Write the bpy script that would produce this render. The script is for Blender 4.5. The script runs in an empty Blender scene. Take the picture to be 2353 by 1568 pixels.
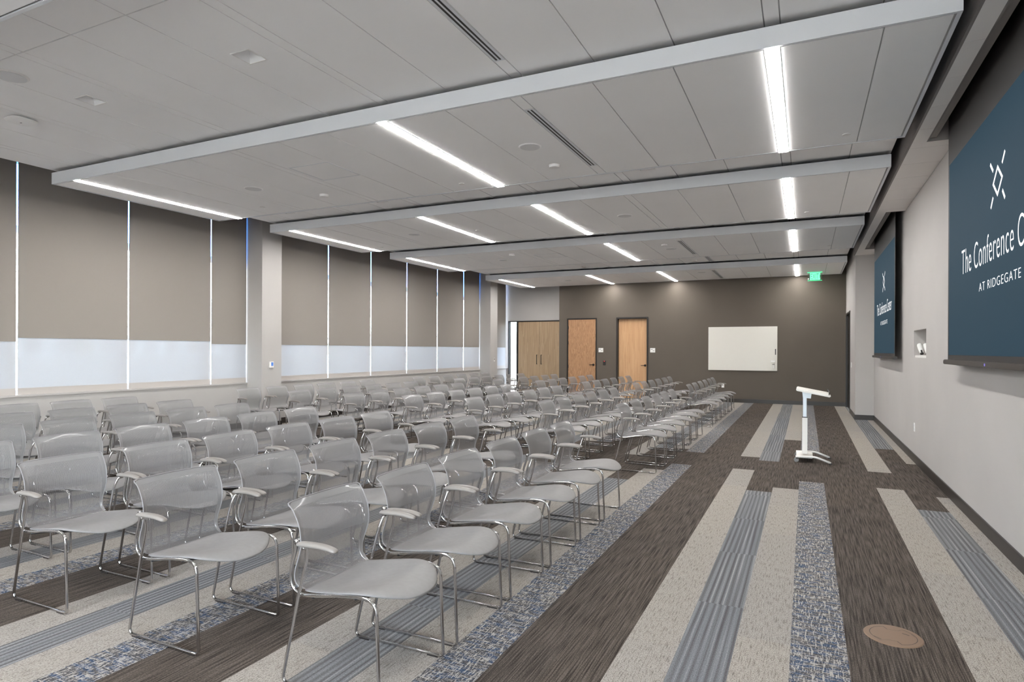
import bpy, bmesh, math, random
from mathutils import Vector, Matrix
random.seed(7)
S = bpy.context.scene
COL = S.collection

# ------------------------------------------------------------------ camera
F_PX, YAW, ROLL, CY, CAM_H, CAM_X = 1423.05, 25.3928, 0.2109, 804.92, 1.4619, 0.0646
cam_data = bpy.data.cameras.new('camera'); cam = bpy.data.objects.new('camera', cam_data); COL.objects.link(cam)
a = math.radians(YAW); c = math.radians(ROLL)
fw = Vector((-math.sin(a), math.cos(a), 0)); rt = Vector((math.cos(a), math.sin(a), 0)); up = Vector((0, 0, 1))
rt, up = rt*math.cos(c) + up*math.sin(c), up*math.cos(c) - rt*math.sin(c)
M = Matrix.Identity(4)
for i in range(3):
    M[i][0] = rt[i]; M[i][1] = up[i]; M[i][2] = -fw[i]
M[0][3] = CAM_X; M[1][3] = 0.0; M[2][3] = CAM_H
cam.matrix_world = M
cam_data.sensor_fit = 'HORIZONTAL'; cam_data.sensor_width = 36.0
cam_data.lens = F_PX*36.0/2353.0
cam_data.shift_x = 0.0; cam_data.shift_y = (CY - 784.0)/2353.0
cam_data.clip_start = 0.05; cam_data.clip_end = 2000
S.camera = cam

# ------------------------------------------------------------------ world / exposure
LAMP = 50.0
W = bpy.data.worlds.new('sky'); S.world = W; W.use_nodes = True
wn = W.node_tree.nodes; wl = W.node_tree.links
sky = wn.new('ShaderNodeTexSky'); sky.sky_type = 'NISHITA'; sky.sun_disc = False
sky.sun_elevation = math.radians(38); sky.sun_rotation = math.radians(120); sky.air_density = 1.0; sky.dust_density = 1.6
hs = wn.new('ShaderNodeHueSaturation'); hs.inputs['Saturation'].default_value = 0.42
wl.new(sky.outputs[0], hs.inputs['Color']); wl.new(hs.outputs[0], wn['Background'].inputs[0]); wn['Background'].inputs[1].default_value = 4.2
S.view_settings.view_transform = 'Standard'; S.view_settings.look = 'None'
S.view_settings.gamma = 1.0; S.view_settings.use_curve_mapping = False
S.view_settings.exposure = 0.62
S.cycles.transparent_max_bounces = 32; S.cycles.diffuse_bounces = 6

# ------------------------------------------------------------------ helpers
def lin(v):
    v /= 255.0
    return v/12.92 if v <= 0.04045 else ((v+0.055)/1.055)**2.4
def rgb(r, g, b): return (lin(r), lin(g), lin(b), 1.0)

def mat(name, col, rough=0.6, metal=0.0, spec=0.5, emit=None, estr=1.0, coat=0.0):
    m = bpy.data.materials.new(name); m.use_nodes = True
    p = m.node_tree.nodes['Principled BSDF']
    p.inputs['Base Color'].default_value = col; p.inputs['Roughness'].default_value = rough
    p.inputs['Metallic'].default_value = metal; p.inputs['Specular IOR Level'].default_value = spec
    p.inputs['Coat Weight'].default_value = coat
    if emit:
        p.inputs['Emission Color'].default_value = emit; p.inputs['Emission Strength'].default_value = estr
    return m

class N:
    """small node-building helper"""
    def __init__(s, m):
        s.t = m.node_tree; s.n = s.t.nodes; s.l = s.t.links; s.p = s.n['Principled BSDF']; s.out = s.n['Material Output']
        s.co = s.n.new('ShaderNodeTexCoord').outputs['Object']
    def val(s, sock, v):
        if isinstance(v, (int, float)): sock.default_value = v
        elif isinstance(v, tuple): sock.default_value = v
        else: s.l.new(v, sock)
    def math(s, op, a, b=0.0, c=0.0):
        n = s.n.new('ShaderNodeMath'); n.operation = op
        s.val(n.inputs[0], a); s.val(n.inputs[1], b); s.val(n.inputs[2], c)
        return n.outputs[0]
    def scale(s, v, sx, sy, sz=1.0):
        n = s.n.new('ShaderNodeMapping'); s.l.new(v, n.inputs[0]); n.inputs['Scale'].default_value = (sx, sy, sz); return n.outputs[0]
    def noise(s, v, scale=1.0, detail=2.0, rough=0.5):
        n = s.n.new('ShaderNodeTexNoise'); s.l.new(v, n.inputs['Vector']); n.inputs['Scale'].default_value = scale
        n.inputs['Detail'].default_value = detail; n.inputs['Roughness'].default_value = rough; return n.outputs['Fac']
    def ramp(s, f, stops, interp='LINEAR'):
        n = s.n.new('ShaderNodeValToRGB'); s.l.new(f, n.inputs[0]); r = n.color_ramp; r.interpolation = interp
        while len(r.elements) < len(stops): r.elements.new(0.5)
        for e, (p, c_) in zip(r.elements, stops): e.position = p; e.color = c_
        return n.outputs[0]
    def mix(s, f, a_, b_, mode='MIX'):
        n = s.n.new('ShaderNodeMix'); n.data_type = 'RGBA'; n.blend_type = mode
        s.val(n.inputs[0], f); s.val(n.inputs[6], a_); s.val(n.inputs[7], b_); return n.outputs[2]
    def sep(s, v):
        n = s.n.new('ShaderNodeSeparateXYZ'); s.l.new(v, n.inputs[0]); return n.outputs
    def comb(s, x, y, z):
        n = s.n.new('ShaderNodeCombineXYZ'); s.val(n.inputs[0], x); s.val(n.inputs[1], y); s.val(n.inputs[2], z); return n.outputs[0]
    def white(s, v):
        n = s.n.new('ShaderNodeTexWhiteNoise'); n.noise_dimensions = '3D'; s.l.new(v, n.inputs['Vector']); return n.outputs['Value']
    def color(s, c_): s.val(s.p.inputs['Base Color'], c_)
    def bump(s, h, strength=0.3, dist=0.002):
        n = s.n.new('ShaderNodeBump'); n.inputs['Strength'].default_value = strength; n.inputs['Distance'].default_value = dist
        s.l.new(h, n.inputs['Height']); s.l.new(n.outputs[0], s.p.inputs['Normal'])

def finish(name, bm, mats, parent=None, smooth=False, loc=None):
    me = bpy.data.meshes.new(name)
    bmesh.ops.recalc_face_normals(bm, faces=bm.faces[:])
    bm.to_mesh(me); bm.free()
    if not isinstance(mats, (list, tuple)): mats = [mats]
    for m in mats: me.materials.append(m)
    if smooth:
        for p in me.polygons: p.use_smooth = True
    o = bpy.data.objects.new(name, me); COL.objects.link(o)
    if parent is not None: o.parent = parent
    if loc is not None: o.location = loc
    return o

def box(bm, x0, x1, y0, y1, z0, z1, mi=0):
    v = [bm.verts.new((x, y, z)) for x in (x0, x1) for y in (y0, y1) for z in (z0, z1)]
    for q in ((0,1,3,2), (4,6,7,5), (0,4,5,1), (2,3,7,6), (0,2,6,4), (1,5,7,3)):
        f = bm.faces.new([v[i] for i in q]); f.material_index = mi
    return v

def bbox_obj(name, dims, m, parent=None, bevel=0.0):
    bm = bmesh.new(); box(bm, *dims)
    if bevel: bmesh.ops.bevel(bm, geom=bm.edges[:], offset=bevel, segments=2, affect='EDGES', profile=0.6)
    return finish(name, bm, m, parent)

def cyl(bm, p, r, h, axis='z', seg=28, r2=None, mi=0):
    """cylinder starting at p, extending h along axis"""
    r2 = r if r2 is None else r2
    def pt(rr, t, d):
        x, y = rr*math.cos(t), rr*math.sin(t)
        return {'z': (p[0]+x, p[1]+y, p[2]+d), 'x': (p[0]+d, p[1]+x, p[2]+y), 'y': (p[0]+x, p[1]+d, p[2]+y)}[axis]
    A = [bm.verts.new(pt(r, 2*math.pi*i/seg, 0)) for i in range(seg)]
    B = [bm.verts.new(pt(r2, 2*math.pi*i/seg, h)) for i in range(seg)]
    for i in range(seg):
        f = bm.faces.new((A[i], A[(i+1)%seg], B[(i+1)%seg], B[i])); f.material_index = mi
    bm.faces.new(A[::-1]).material_index = mi; bm.faces.new(B).material_index = mi

def catmull(pts, n=6):
    P = [Vector(p) for p in pts]; P = [P[0]*2-P[1]] + P + [P[-1]*2-P[-2]]
    out = []
    for i in range(1, len(P)-2):
        p0, p1, p2, p3 = P[i-1:i+3]
        for k in range(n):
            t = k/n
            out.append(0.5*((2*p1)+(-p0+p2)*t+(2*p0-5*p1+4*p2-p3)*t*t+(-p0+3*p1-3*p2+p3)*t**3))
    out.append(P[-2]); return out

def fillet(pts, r, seg=5):
    """polyline with rounded corners"""
    P = [Vector(p) for p in pts]; out = [P[0]]
    for i in range(1, len(P)-1):
        a_, b_ = (P[i-1]-P[i]), (P[i+1]-P[i]); rr = min(r, a_.length*0.45, b_.length*0.45)
        s0, s1 = P[i]+a_.normalized()*rr, P[i]+b_.normalized()*rr
        for k in range(seg+1):
            t = k/seg; out.append(s0*(1-t)**2 + P[i]*2*t*(1-t) + s1*t*t)
    out.append(P[-1]); return out

def tube(bm, path, r, seg=8, mi=0):
    rings = []; prev = None
    for i, p in enumerate(path):
        t = (path[min(i+1, len(path)-1)] - path[max(i-1, 0)]).normalized()
        if prev is None:
            u = t.orthogonal().normalized()
        else:
            u = (prev - t*prev.dot(t)).normalized()
        prev = u; w = t.cross(u)
        rings.append([bm.verts.new(p + (u*math.cos(2*math.pi*k/seg) + w*math.sin(2*math.pi*k/seg))*r) for k in range(seg)])
    for A, B in zip(rings, rings[1:]):
        for k in range(seg):
            bm.faces.new((A[k], A[(k+1)%seg], B[(k+1)%seg], B[k])).material_index = mi
    bm.faces.new(rings[0][::-1]).material_index = mi; bm.faces.new(rings[-1]).material_index = mi

def tag(o, label, cat, group=None, kind=None):
    o['label'] = label; o['category'] = cat
    if group: o['group'] = group
    if kind: o['kind'] = kind
    return o
def struct(o, label=None, cat=None):
    o['kind'] = 'structure'
    if label: o['label'] = label
    if cat: o['category'] = cat
    return o
def thing(name, label, cat, loc=(0, 0, 0), group=None, rz=0.0):
    o = bpy.data.objects.new(name, None); COL.objects.link(o); o.location = loc; o.rotation_euler = (0, 0, rz)
    o.empty_display_size = 0.1
    return tag(o, label, cat, group)
def kids(o): return [q for q in bpy.data.objects if q.parent == o]
def copy_tree(o, parent=None, cache={}):
    c_ = o.copy(); COL.objects.link(c_)
    if parent is not None: c_.parent = parent
    key = o.name
    if key not in cache: cache[key] = kids(o)
    for ch in cache[key]: copy_tree(ch, c_)
    return c_

# ------------------------------------------------------------------ materials
def paint(name, col, amp=0.03, rough=0.75):
    m = mat(name, col, rough, spec=0.25); n = N(m)
    f = n.noise(n.co, 1.3, 2.0)
    d = tuple(v*(1-amp) for v in col[:3])+(1,); l_ = tuple(min(1, v*(1+amp)) for v in col[:3])+(1,)
    n.color(n.ramp(f, [(0.3, d), (0.7, l_)]))
    n.bump(n.noise(n.co, 260.0, 2.0), 0.08, 0.001)
    return m
M_wall = paint('light_wall_paint', rgb(184, 180, 177))
M_taupe = paint('taupe_wall_paint', rgb(98, 90, 82))
M_black = mat('black_rubber', rgb(34, 29, 27), 0.45)
M_base = mat('dark_baseboard_vinyl', rgb(48, 42, 39), 0.38)
M_frame = mat('black_door_frame', rgb(26, 21, 19), 0.4)
M_void = mat('dark_plenum', rgb(30, 29, 29), 0.9)
M_tile = paint('ceiling_tile', rgb(246, 245, 244), 0.012, 0.9)
M_grid = mat('ceiling_grid', rgb(176, 176, 176), 0.6)
M_fascia = mat('ceiling_fascia_metal', rgb(222, 224, 227), 0.5)
M_soffit = paint('soffit_paint', rgb(236, 232, 229), 0.02)
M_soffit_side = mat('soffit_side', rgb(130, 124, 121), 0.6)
M_white = mat('white_plastic', rgb(235, 233, 230), 0.4)
M_whitem = mat('white_powder_coat', rgb(232, 228, 222), 0.35)
M_light = mat('lamp_diffuser', rgb(255, 255, 255), 0.4, emit=(1.0, 0.985, 0.965, 1), estr=LAMP)
M_chrome = mat('chrome_tube', rgb(205, 203, 202), 0.12, metal=1.0)
M_alu = mat('window_aluminium', rgb(205, 210, 216), 0.4, metal=0.3)
M_bronze = mat('bronze_cover', rgb(122, 98, 78), 0.5, metal=0.15)
M_bronze_d = mat('bronze_groove', rgb(52, 38, 28), 0.6)
M_screenblack = mat('screen_black_masking', rgb(30, 26, 25), 0.55)
M_screenbar = mat('screen_batten', rgb(52, 46, 44), 0.4)
M_screenblue = mat('screen_slate_blue', rgb(20, 26, 30), 0.7, emit=rgb(46, 74, 90), estr=0.48, spec=0.05)
M_screenwhite = mat('screen_white_lettering', rgb(60, 60, 60), 0.7, emit=(1, 1, 1, 1), estr=0.95)
M_mirrorled = mat('blue_label', rgb(90, 85, 150), 0.4, emit=rgb(110, 100, 190), estr=0.5)
M_board = mat('whiteboard_glass', rgb(222, 218, 210), 0.42)
M_grey = mat('grey_plastic', rgb(120, 118, 116), 0.5)
M_dgrey = mat('dark_grey_metal', rgb(60, 58, 58), 0.35, metal=0.5)
M_hw = mat('oil_rubbed_bronze', rgb(50, 44, 42), 0.3, metal=0.8)
M_bluescr = mat('thermostat_screen', rgb(60, 100, 160), 0.3, emit=rgb(80, 120, 190), estr=0.5)
M_red = mat('red_indicator', rgb(200, 40, 40), 0.4, emit=rgb(255, 90, 90), estr=1.5)
M_green = mat('exit_green_glow', rgb(10, 120, 60), 0.4, emit=rgb(60, 255, 150), estr=1.25)
M_greend = mat('exit_dark_green', rgb(0, 110, 50), 0.4, emit=rgb(0, 130, 60), estr=0.5)
M_sleeve = mat('marker_dark', rgb(25, 25, 25), 0.5)
M_speck = mat('speaker_grille', rgb(222, 222, 222), 0.7)

def glassy(name, tint, alpha):
    m = bpy.data.materials.new(name); m.use_nodes = True; t = m.node_tree; t.nodes.remove(t.nodes['Principled BSDF'])
    tr = t.nodes.new('ShaderNodeBsdfTransparent'); tr.inputs[0].default_value = tint
    gl = t.nodes.new('ShaderNodeBsdfGlossy'); gl.inputs['Roughness'].default_value = 0.03
    mx = t.nodes.new('ShaderNodeMixShader'); mx.inputs[0].default_value = alpha
    t.links.new(tr.outputs[0], mx.inputs[1]); t.links.new(gl.outputs[0], mx.inputs[2]); t.links.new(mx.outputs[0], t.nodes['Material Output'].inputs[0])
    return m
M_glass = glassy('window_glass', (0.93, 0.97, 1.0, 1), 0.06)
M_glassblue = glassy('tinted_upper_glass', (0.30, 0.55, 0.95, 1), 0.08)
M_acryl = glassy('clear_acrylic', (0.85, 0.97, 0.9, 1), 0.12)

def fabric(name, col, transp, transl, weave=900.0, tint=(1, 1, 1, 1)):
    m = bpy.data.materials.new(name); m.use_nodes = True; t = m.node_tree; p = t.nodes['Principled BSDF']
    p.inputs['Base Color'].default_value = col; p.inputs['Roughness'].default_value = 0.85; p.inputs['Specular IOR Level'].default_value = 0.15
    tl = t.nodes.new('ShaderNodeBsdfTranslucent'); tl.inputs[0].default_value = col
    tr = t.nodes.new('ShaderNodeBsdfTransparent'); tr.inputs[0].default_value = tint
    m1 = t.nodes.new('ShaderNodeMixShader'); m1.inputs[0].default_value = transl
    m2 = t.nodes.new('ShaderNodeMixShader'); m2.inputs[0].default_value = transp
    t.links.new(p.outputs[0], m1.inputs[1]); t.links.new(tl.outputs[0], m1.inputs[2])
    t.links.new(m1.outputs[0], m2.inputs[1]); t.links.new(tr.outputs[0], m2.inputs[2])
    t.links.new(m2.outputs[0], t.nodes['Material Output'].inputs[0])
    n = N.__new__(N); n.t = t; n.n = t.nodes; n.l = t.links; n.p = p; n.co = t.nodes.new('ShaderNodeTexCoord').outputs['Object']
    d = tuple(v*0.94 for v in col[:3])+(1,)
    n.color(n.ramp(n.noise(n.scale(n.co, 1, 1, 6), weave/8, 2.0), [(0.3, d), (0.7, col)]))
    return m
M_blackout = fabric('taupe_roller_fabric', rgb(158, 151, 145), 0.0, 0.03)
M_sheer = fabric('pale_mesh_roller_fabric', rgb(205, 206, 210), 0.088, 0.02, tint=(0.80, 0.91, 1, 1))
M_hem = mat('beige_hem_bar', rgb(192, 185, 180), 0.6)
M_void2 = mat('shade_pocket_brown', rgb(58, 50, 47), 0.8)

# chair fabrics
def chair_seat_mat():
    m = mat('grey_seat_knit', rgb(172, 167, 164), 0.55, spec=0.4); n = N(m)
    x, y, z = n.sep(n.co)
    rib = n.math('SINE', n.math('MULTIPLY', y, 2*math.pi/0.0042))
    k = n.noise(n.co, 40.0, 2.0)
    f = n.math('ADD', n.math('MULTIPLY', rib, 0.10), k)
    n.color(n.ramp(f, [(0.2, rgb(129, 126, 125)), (0.8, rgb(136, 133, 132))]))
    n.bump(rib, 0.15, 0.0006)
    return m
M_seat = chair_seat_mat()
def chair_back_mat():
    m = mat('grey_back_mesh', rgb(170, 166, 164), 0.38, spec=0.5, coat=0.22); n = N(m)
    x, y, z = n.sep(n.co)
    rib = n.math('SINE', n.math('MULTIPLY', y, 2*math.pi/0.0046))
    n.p.inputs['Coat Roughness'].default_value = 0.07
    edge = n.math('GREATER_THAN', n.math('ABSOLUTE', y), 0.210)
    topr = n.math('GREATER_THAN', z, 0.765)
    hem = n.math('MAXIMUM', edge, topr)
    n.color(n.mix(n.math('MULTIPLY', rib, 0.25), rgb(134, 132, 132), rgb(152, 150, 150)))
    upper = n.math('GREATER_THAN', z, 0.60)
    op = n.math('ADD', 0.54, n.math('MULTIPLY', upper, 0.14))
    op = n.math('ADD', op, n.math('MULTIPLY', rib, 0.14))
    op = n.math('MAXIMUM', op, n.math('MULTIPLY', hem, 0.84))
    n.val(n.p.inputs['Alpha'], op)
    n.bump(rib, 0.2, 0.0006)
    return m
M_back = chair_back_mat()
M_edge = mat('grey_edge_binding', rgb(138, 135, 136), 0.5)
M_arm = mat('grey_arm_plastic', rgb(134, 128, 123), 0.42)

# carpet
def carpet(name, kind):
    m = mat(name, rgb(120, 115, 110), 0.95, spec=0.1); n = N(m)
    fine = n.noise(n.scale(n.co, 260, 110), 1.0, 3.0, 0.6)
    streak = n.noise(n.scale(n.co, 150, 13.0), 1.0, 2.0, 0.6); lines = n.noise(n.scale(n.co, 70, 0.5), 1.0, 3.0, 0.7)
    x, y, z = n.sep(n.co)
    plank = n.white(n.comb(n.math('FLOOR', n.math('MULTIPLY', x, 4.0)), n.math('FLOOR', n.math('ADD', y, n.math('MULTIPLY', n.math('FLOOR', n.math('MULTIPLY', x, 4.0)), 0.37))), 0.0))
    if kind == 'light':
        c0 = n.ramp(fine, [(0.30, rgb(88, 84, 81)), (0.41, rgb(148, 143, 138)), (0.55, rgb(174, 169, 163)), (0.8, rgb(194, 189, 184))])
        c1 = n.ramp(streak, [(0.30, rgb(176, 172, 168)), (0.46, rgb(240, 238, 236)), (0.75, rgb(255, 254, 252))])
        c = n.mix(0.85, c0, c1, 'MULTIPLY')
    elif kind == 'dark':
        c0 = n.ramp(fine, [(0.25, rgb(40, 36, 34)), (0.45, rgb(72, 65, 61)), (0.62, rgb(108, 100, 94)), (0.8, rgb(152, 144, 138))])
        long_ = n.noise(n.scale(n.co, 130, 3.2), 1.0, 2.0, 0.6)
        c1 = n.ramp(long_, [(0.32, rgb(120, 114, 110)), (0.48, rgb(206, 202, 198)), (0.60, rgb(255, 252, 248)), (0.72, rgb(255, 255, 255))])
        c = n.mix(0.9, n.mix(0.35, c0, rgb(112, 106, 100)), c1, 'MULTIPLY')
    elif kind == 'grey':
        ph = n.math('ADD', n.math('MULTIPLY', x, 28.0), plank)
        w = n.math('SINE', n.math('MULTIPLY', ph, 2*math.pi))
        w2 = n.math('ADD', n.math('MULTIPLY', w, 0.20), n.math('ADD', n.math('MULTIPLY', lines, 1.1), -0.10))
        c0 = n.ramp(w2, [(0.15, rgb(98, 97, 98)), (0.42, rgb(124, 125, 128)), (0.62, rgb(136, 138, 141)), (0.85, rgb(176, 174, 172))])
        c1 = n.ramp(fine, [(0.3, rgb(160, 160, 160)), (0.6, rgb(255, 255, 255))])
        c = n.mix(0.7, c0, c1, 'MULTIPLY')
    else:
        patch = n.noise(n.scale(n.co, 9, 30), 1.0, 4.0, 0.7)
        warp = n.noise(n.scale(n.co, 110, 16), 1.0, 2.0, 0.6); weft = n.noise(n.scale(n.co, 14, 120), 1.0, 2.0, 0.6)
        speck = n.noise(n.scale(n.co, 150, 90), 1.0, 2.0, 0.6)
        base = n.mix(n.ramp(patch, [(0.48, (0, 0, 0, 1)), (0.56, (1, 1, 1, 1))]), rgb(94, 93, 94), rgb(74, 92, 118))
        base = n.mix(1.0, base, n.ramp(speck, [(0.3, rgb(170, 170, 172)), (0.6, rgb(255, 255, 255))]), 'MULTIPLY')
        yarn = n.math('MAXIMUM', n.math('ADD', warp, -0.01), n.math('ADD', weft, -0.03))
        c = n.mix(n.ramp(n.math('ADD', n.math('MULTIPLY', yarn, 0.75), n.math('MULTIPLY', speck, 0.25)), [(0.50, (0, 0, 0, 1)), (0.58, (0.85, 0.85, 0.85, 1))]), base, rgb(184, 178, 171))
    tone = n.ramp(plank, [(0.0, rgb(246, 246, 247)), (1.0, rgb(255, 253, 250))])
    n.color(n.mix(1.0, c, tone, 'MULTIPLY'))
    n.bump(fine, 0.5, 0.004)
    return m
M_carpet = [carpet('beige_carpet_plank', 'light'), carpet('charcoal_carpet_plank', 'dark'), carpet('grey_striped_carpet_plank', 'grey'), carpet('blue_tweed_carpet_plank', 'blue')]

def wood(name, c1, c2, c3, cathedral=True, seed=0.0):
    m = mat(name, c2, 0.45, spec=0.35); n = N(m)
    x, y, z = n.sep(n.co)
    v = n.comb(n.math('ADD', n.math('MULTIPLY', n.math('ADD', x, y), 9.0), seed), 0.0, n.math('MULTIPLY', z, 1.1 if cathedral else 0.35))
    f = n.noise(v, 1.0, 3.0, 0.55)
    g = n.math('FRACT', n.math('MULTIPLY', f, 9.0 if cathedral else 5.0))
    fine = n.noise(n.scale(n.co, 300, 300, 6), 1.0, 2.0)
    h = n.math('ADD', n.math('MULTIPLY', g, 0.55), n.math('MULTIPLY', fine, 0.45))
    n.color(n.ramp(h, [(0.15, c1), (0.5, c2), (0.85, c3)]))
    return m
M_oak = wood('oak_veneer_cathedral', rgb(150, 112, 82), rgb(174, 132, 98), rgb(188, 148, 112), True, 3.1)
M_maple = wood('maple_veneer_straight', rgb(190, 148, 108), rgb(200, 158, 118), rgb(206, 166, 126), False, 8.7)
M_walnut = wood('light_oak_cabinet_veneer', rgb(166, 140, 112), rgb(178, 152, 122), rgb(188, 164, 134), False, 1.7)

# ------------------------------------------------------------------ key dimensions
ZC, ZF, ZT, ZS = 3.503, 3.644, 3.685, 4.25     # cloud underside, fascia top, main ceiling, slab
XW, XR, XD = -9.40, 1.37, 1.02                  # window plane, screen wall, door wall
YF, YN, YB = 18.6, 15.153, -5.2                 # accent wall, alcove return, back of room
YA = 19.5

# ------------------------------------------------------------------ floor
ends = {-3: (8.14, 9.14), -2: (6.94, 8.90), -1: (7.2, 11.16), 0: (7.68, 10.03), 3: (7.67, 8.67), 4: (6.79, 10.75), 5: (7.45, 9.48),
        -6: (8.14, 9.20), -7: (7.65, 9.45), -9: (7.3, 8.6), -8: (6.9, 9.3)}
patt = {0: 3, 1: 1, 2: 1, 3: 0, 4: 2, 5: 0}
bm = bmesh.new()
def fquad(x0, x1, y0, y1, mi):
    f = bm.faces.new([bm.verts.new(p) for p in ((x0, y0, 0), (x1, y0, 0), (x1, y1, 0), (x0, y1, 0))]); f.material_index = mi
rnd = random.Random(3)
for k in range(-39, 6):
    x0, x1 = max(k*0.25, XW-0.4), min((k+1)*0.25, 1.45)
    kind = patt[k % 6]
    if kind == 1:
        fquad(x0, x1, YB, YA+0.2, 1); continue
    e0, e1 = ends.get(k, (rnd.choice([6.9, 7.2, 7.5, 7.9]), rnd.choice([8.6, 8.9, 9.2, 9.6])))
    fquad(x0, x1, YB, e0, kind); fquad(x0, x1, e0, e1, 1); fquad(x0, x1, e1, YA+0.2, kind)
floor = finish('floor', bm, M_carpet); struct(floor, 'striped carpet plank floor in beige, charcoal, grey and blue tweed', 'floor')
for p in floor.data.polygons:
    if p.normal.z < 0: p.flip()
floor.data.update()
bbox_obj('floor_slab', (XW-0.5, 1.9, YB-0.3, YA+0.4, -0.25, -0.012), M_void, floor)

# ------------------------------------------------------------------ ceiling (main)
LINES = []            # panel boundaries in X: strips 0.10 wide, panels 0.605 wide
def x_cells(x0, x1):
    """cells (x0,x1,is_strip)"""
    cells = []; strips = [-0.10, -2.015, -3.33, -5.245, -6.56, -7.88]
    edges = [x1]
    x = -0.10
    r = []
    right = x
    while right < x1-0.02:
        nx = min(right+0.605, x1); r.append((right, nx, False)); right = nx
    for i, s in enumerate(strips):
        r.append((s-0.10, s, True))
        nxt = strips[i+1] if i+1 < len(strips) else x0
        xx = s-0.10
        while xx > nxt+0.02:
            lo = max(xx-0.6075, nxt)
            if lo - nxt < 0.05: lo = nxt
            r.append((lo, xx, False)); xx = lo
    return [q for q in r if q[1] > x0 and q[0] < x1]
G = 0.0045
def rects(x0, x1, y0, y1, holes):
    out = [(x0, x1, y0, y1)]
    for hx, hy, h in holes:
        nxt = []
        for a0, a1, b0, b1 in out:
            c0, c1, d0, d1 = max(a0, hx-h), min(a1, hx+h), max(b0, hy-h), min(b1, hy+h)
            if c0 >= c1 or d0 >= d1: nxt.append((a0, a1, b0, b1)); continue
            nxt += [q for q in ((a0, c0, b0, b1), (c1, a1, b0, b1), (c0, c1, b0, d0), (c0, c1, d1, b1)) if q[1]-q[0] > 1e-4 and q[3]-q[2] > 1e-4]
        out = nxt
    return out
def tile_field(bm, x0, x1, y0, y1, z, ybreaks=(), skip_strip=None, mi_tile=0, mi_grid=1, holes=()):
    for q in rects(x0, x1, y0, y1, holes): box(bm, *q, z+0.011, z+0.03, mi_grid)
    ys = [y0] + [b for b in ybreaks if y0 < b < y1] + [y1]
    for cx0, cx1, st in x_cells(x0, x1):
        if st and skip_strip and any(abs(cx1-s) < 0.02 for s in skip_strip): continue
        for b0, b1 in zip(ys, ys[1:]):
            for q in rects(max(cx0, x0)+G, min(cx1, x1)-G, b0+G, b1-G, holes): box(bm, *q, z, z+0.011, mi_tile)
DOWN = [(-5.725, 3.385, 0.086), (-3.765, 3.39, 0.086), (-1.70, 7.50, 0.086), (-5.70, 7.50, 0.086), (-7.55, 7.50, 0.086), (-5.70, 15.1, 0.086)]
bm = bmesh.new()
tile_field(bm, -8.44, 0.92, YB, YF-0.02, ZT, ybreaks=(2.62, 7.2, 10.9, 15.0), holes=DOWN)
box(bm, XW-0.5, 1.9, YB-0.2, YA+0.2, ZS, ZS+0.15, 2)
# lower plain ceiling over the cabinet recess is the cloud line continued
ceiling = finish('ceiling', bm, [M_tile, M_grid, M_void]); struct(ceiling, 'white panelled main ceiling with narrow reveals', 'ceiling')

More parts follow.
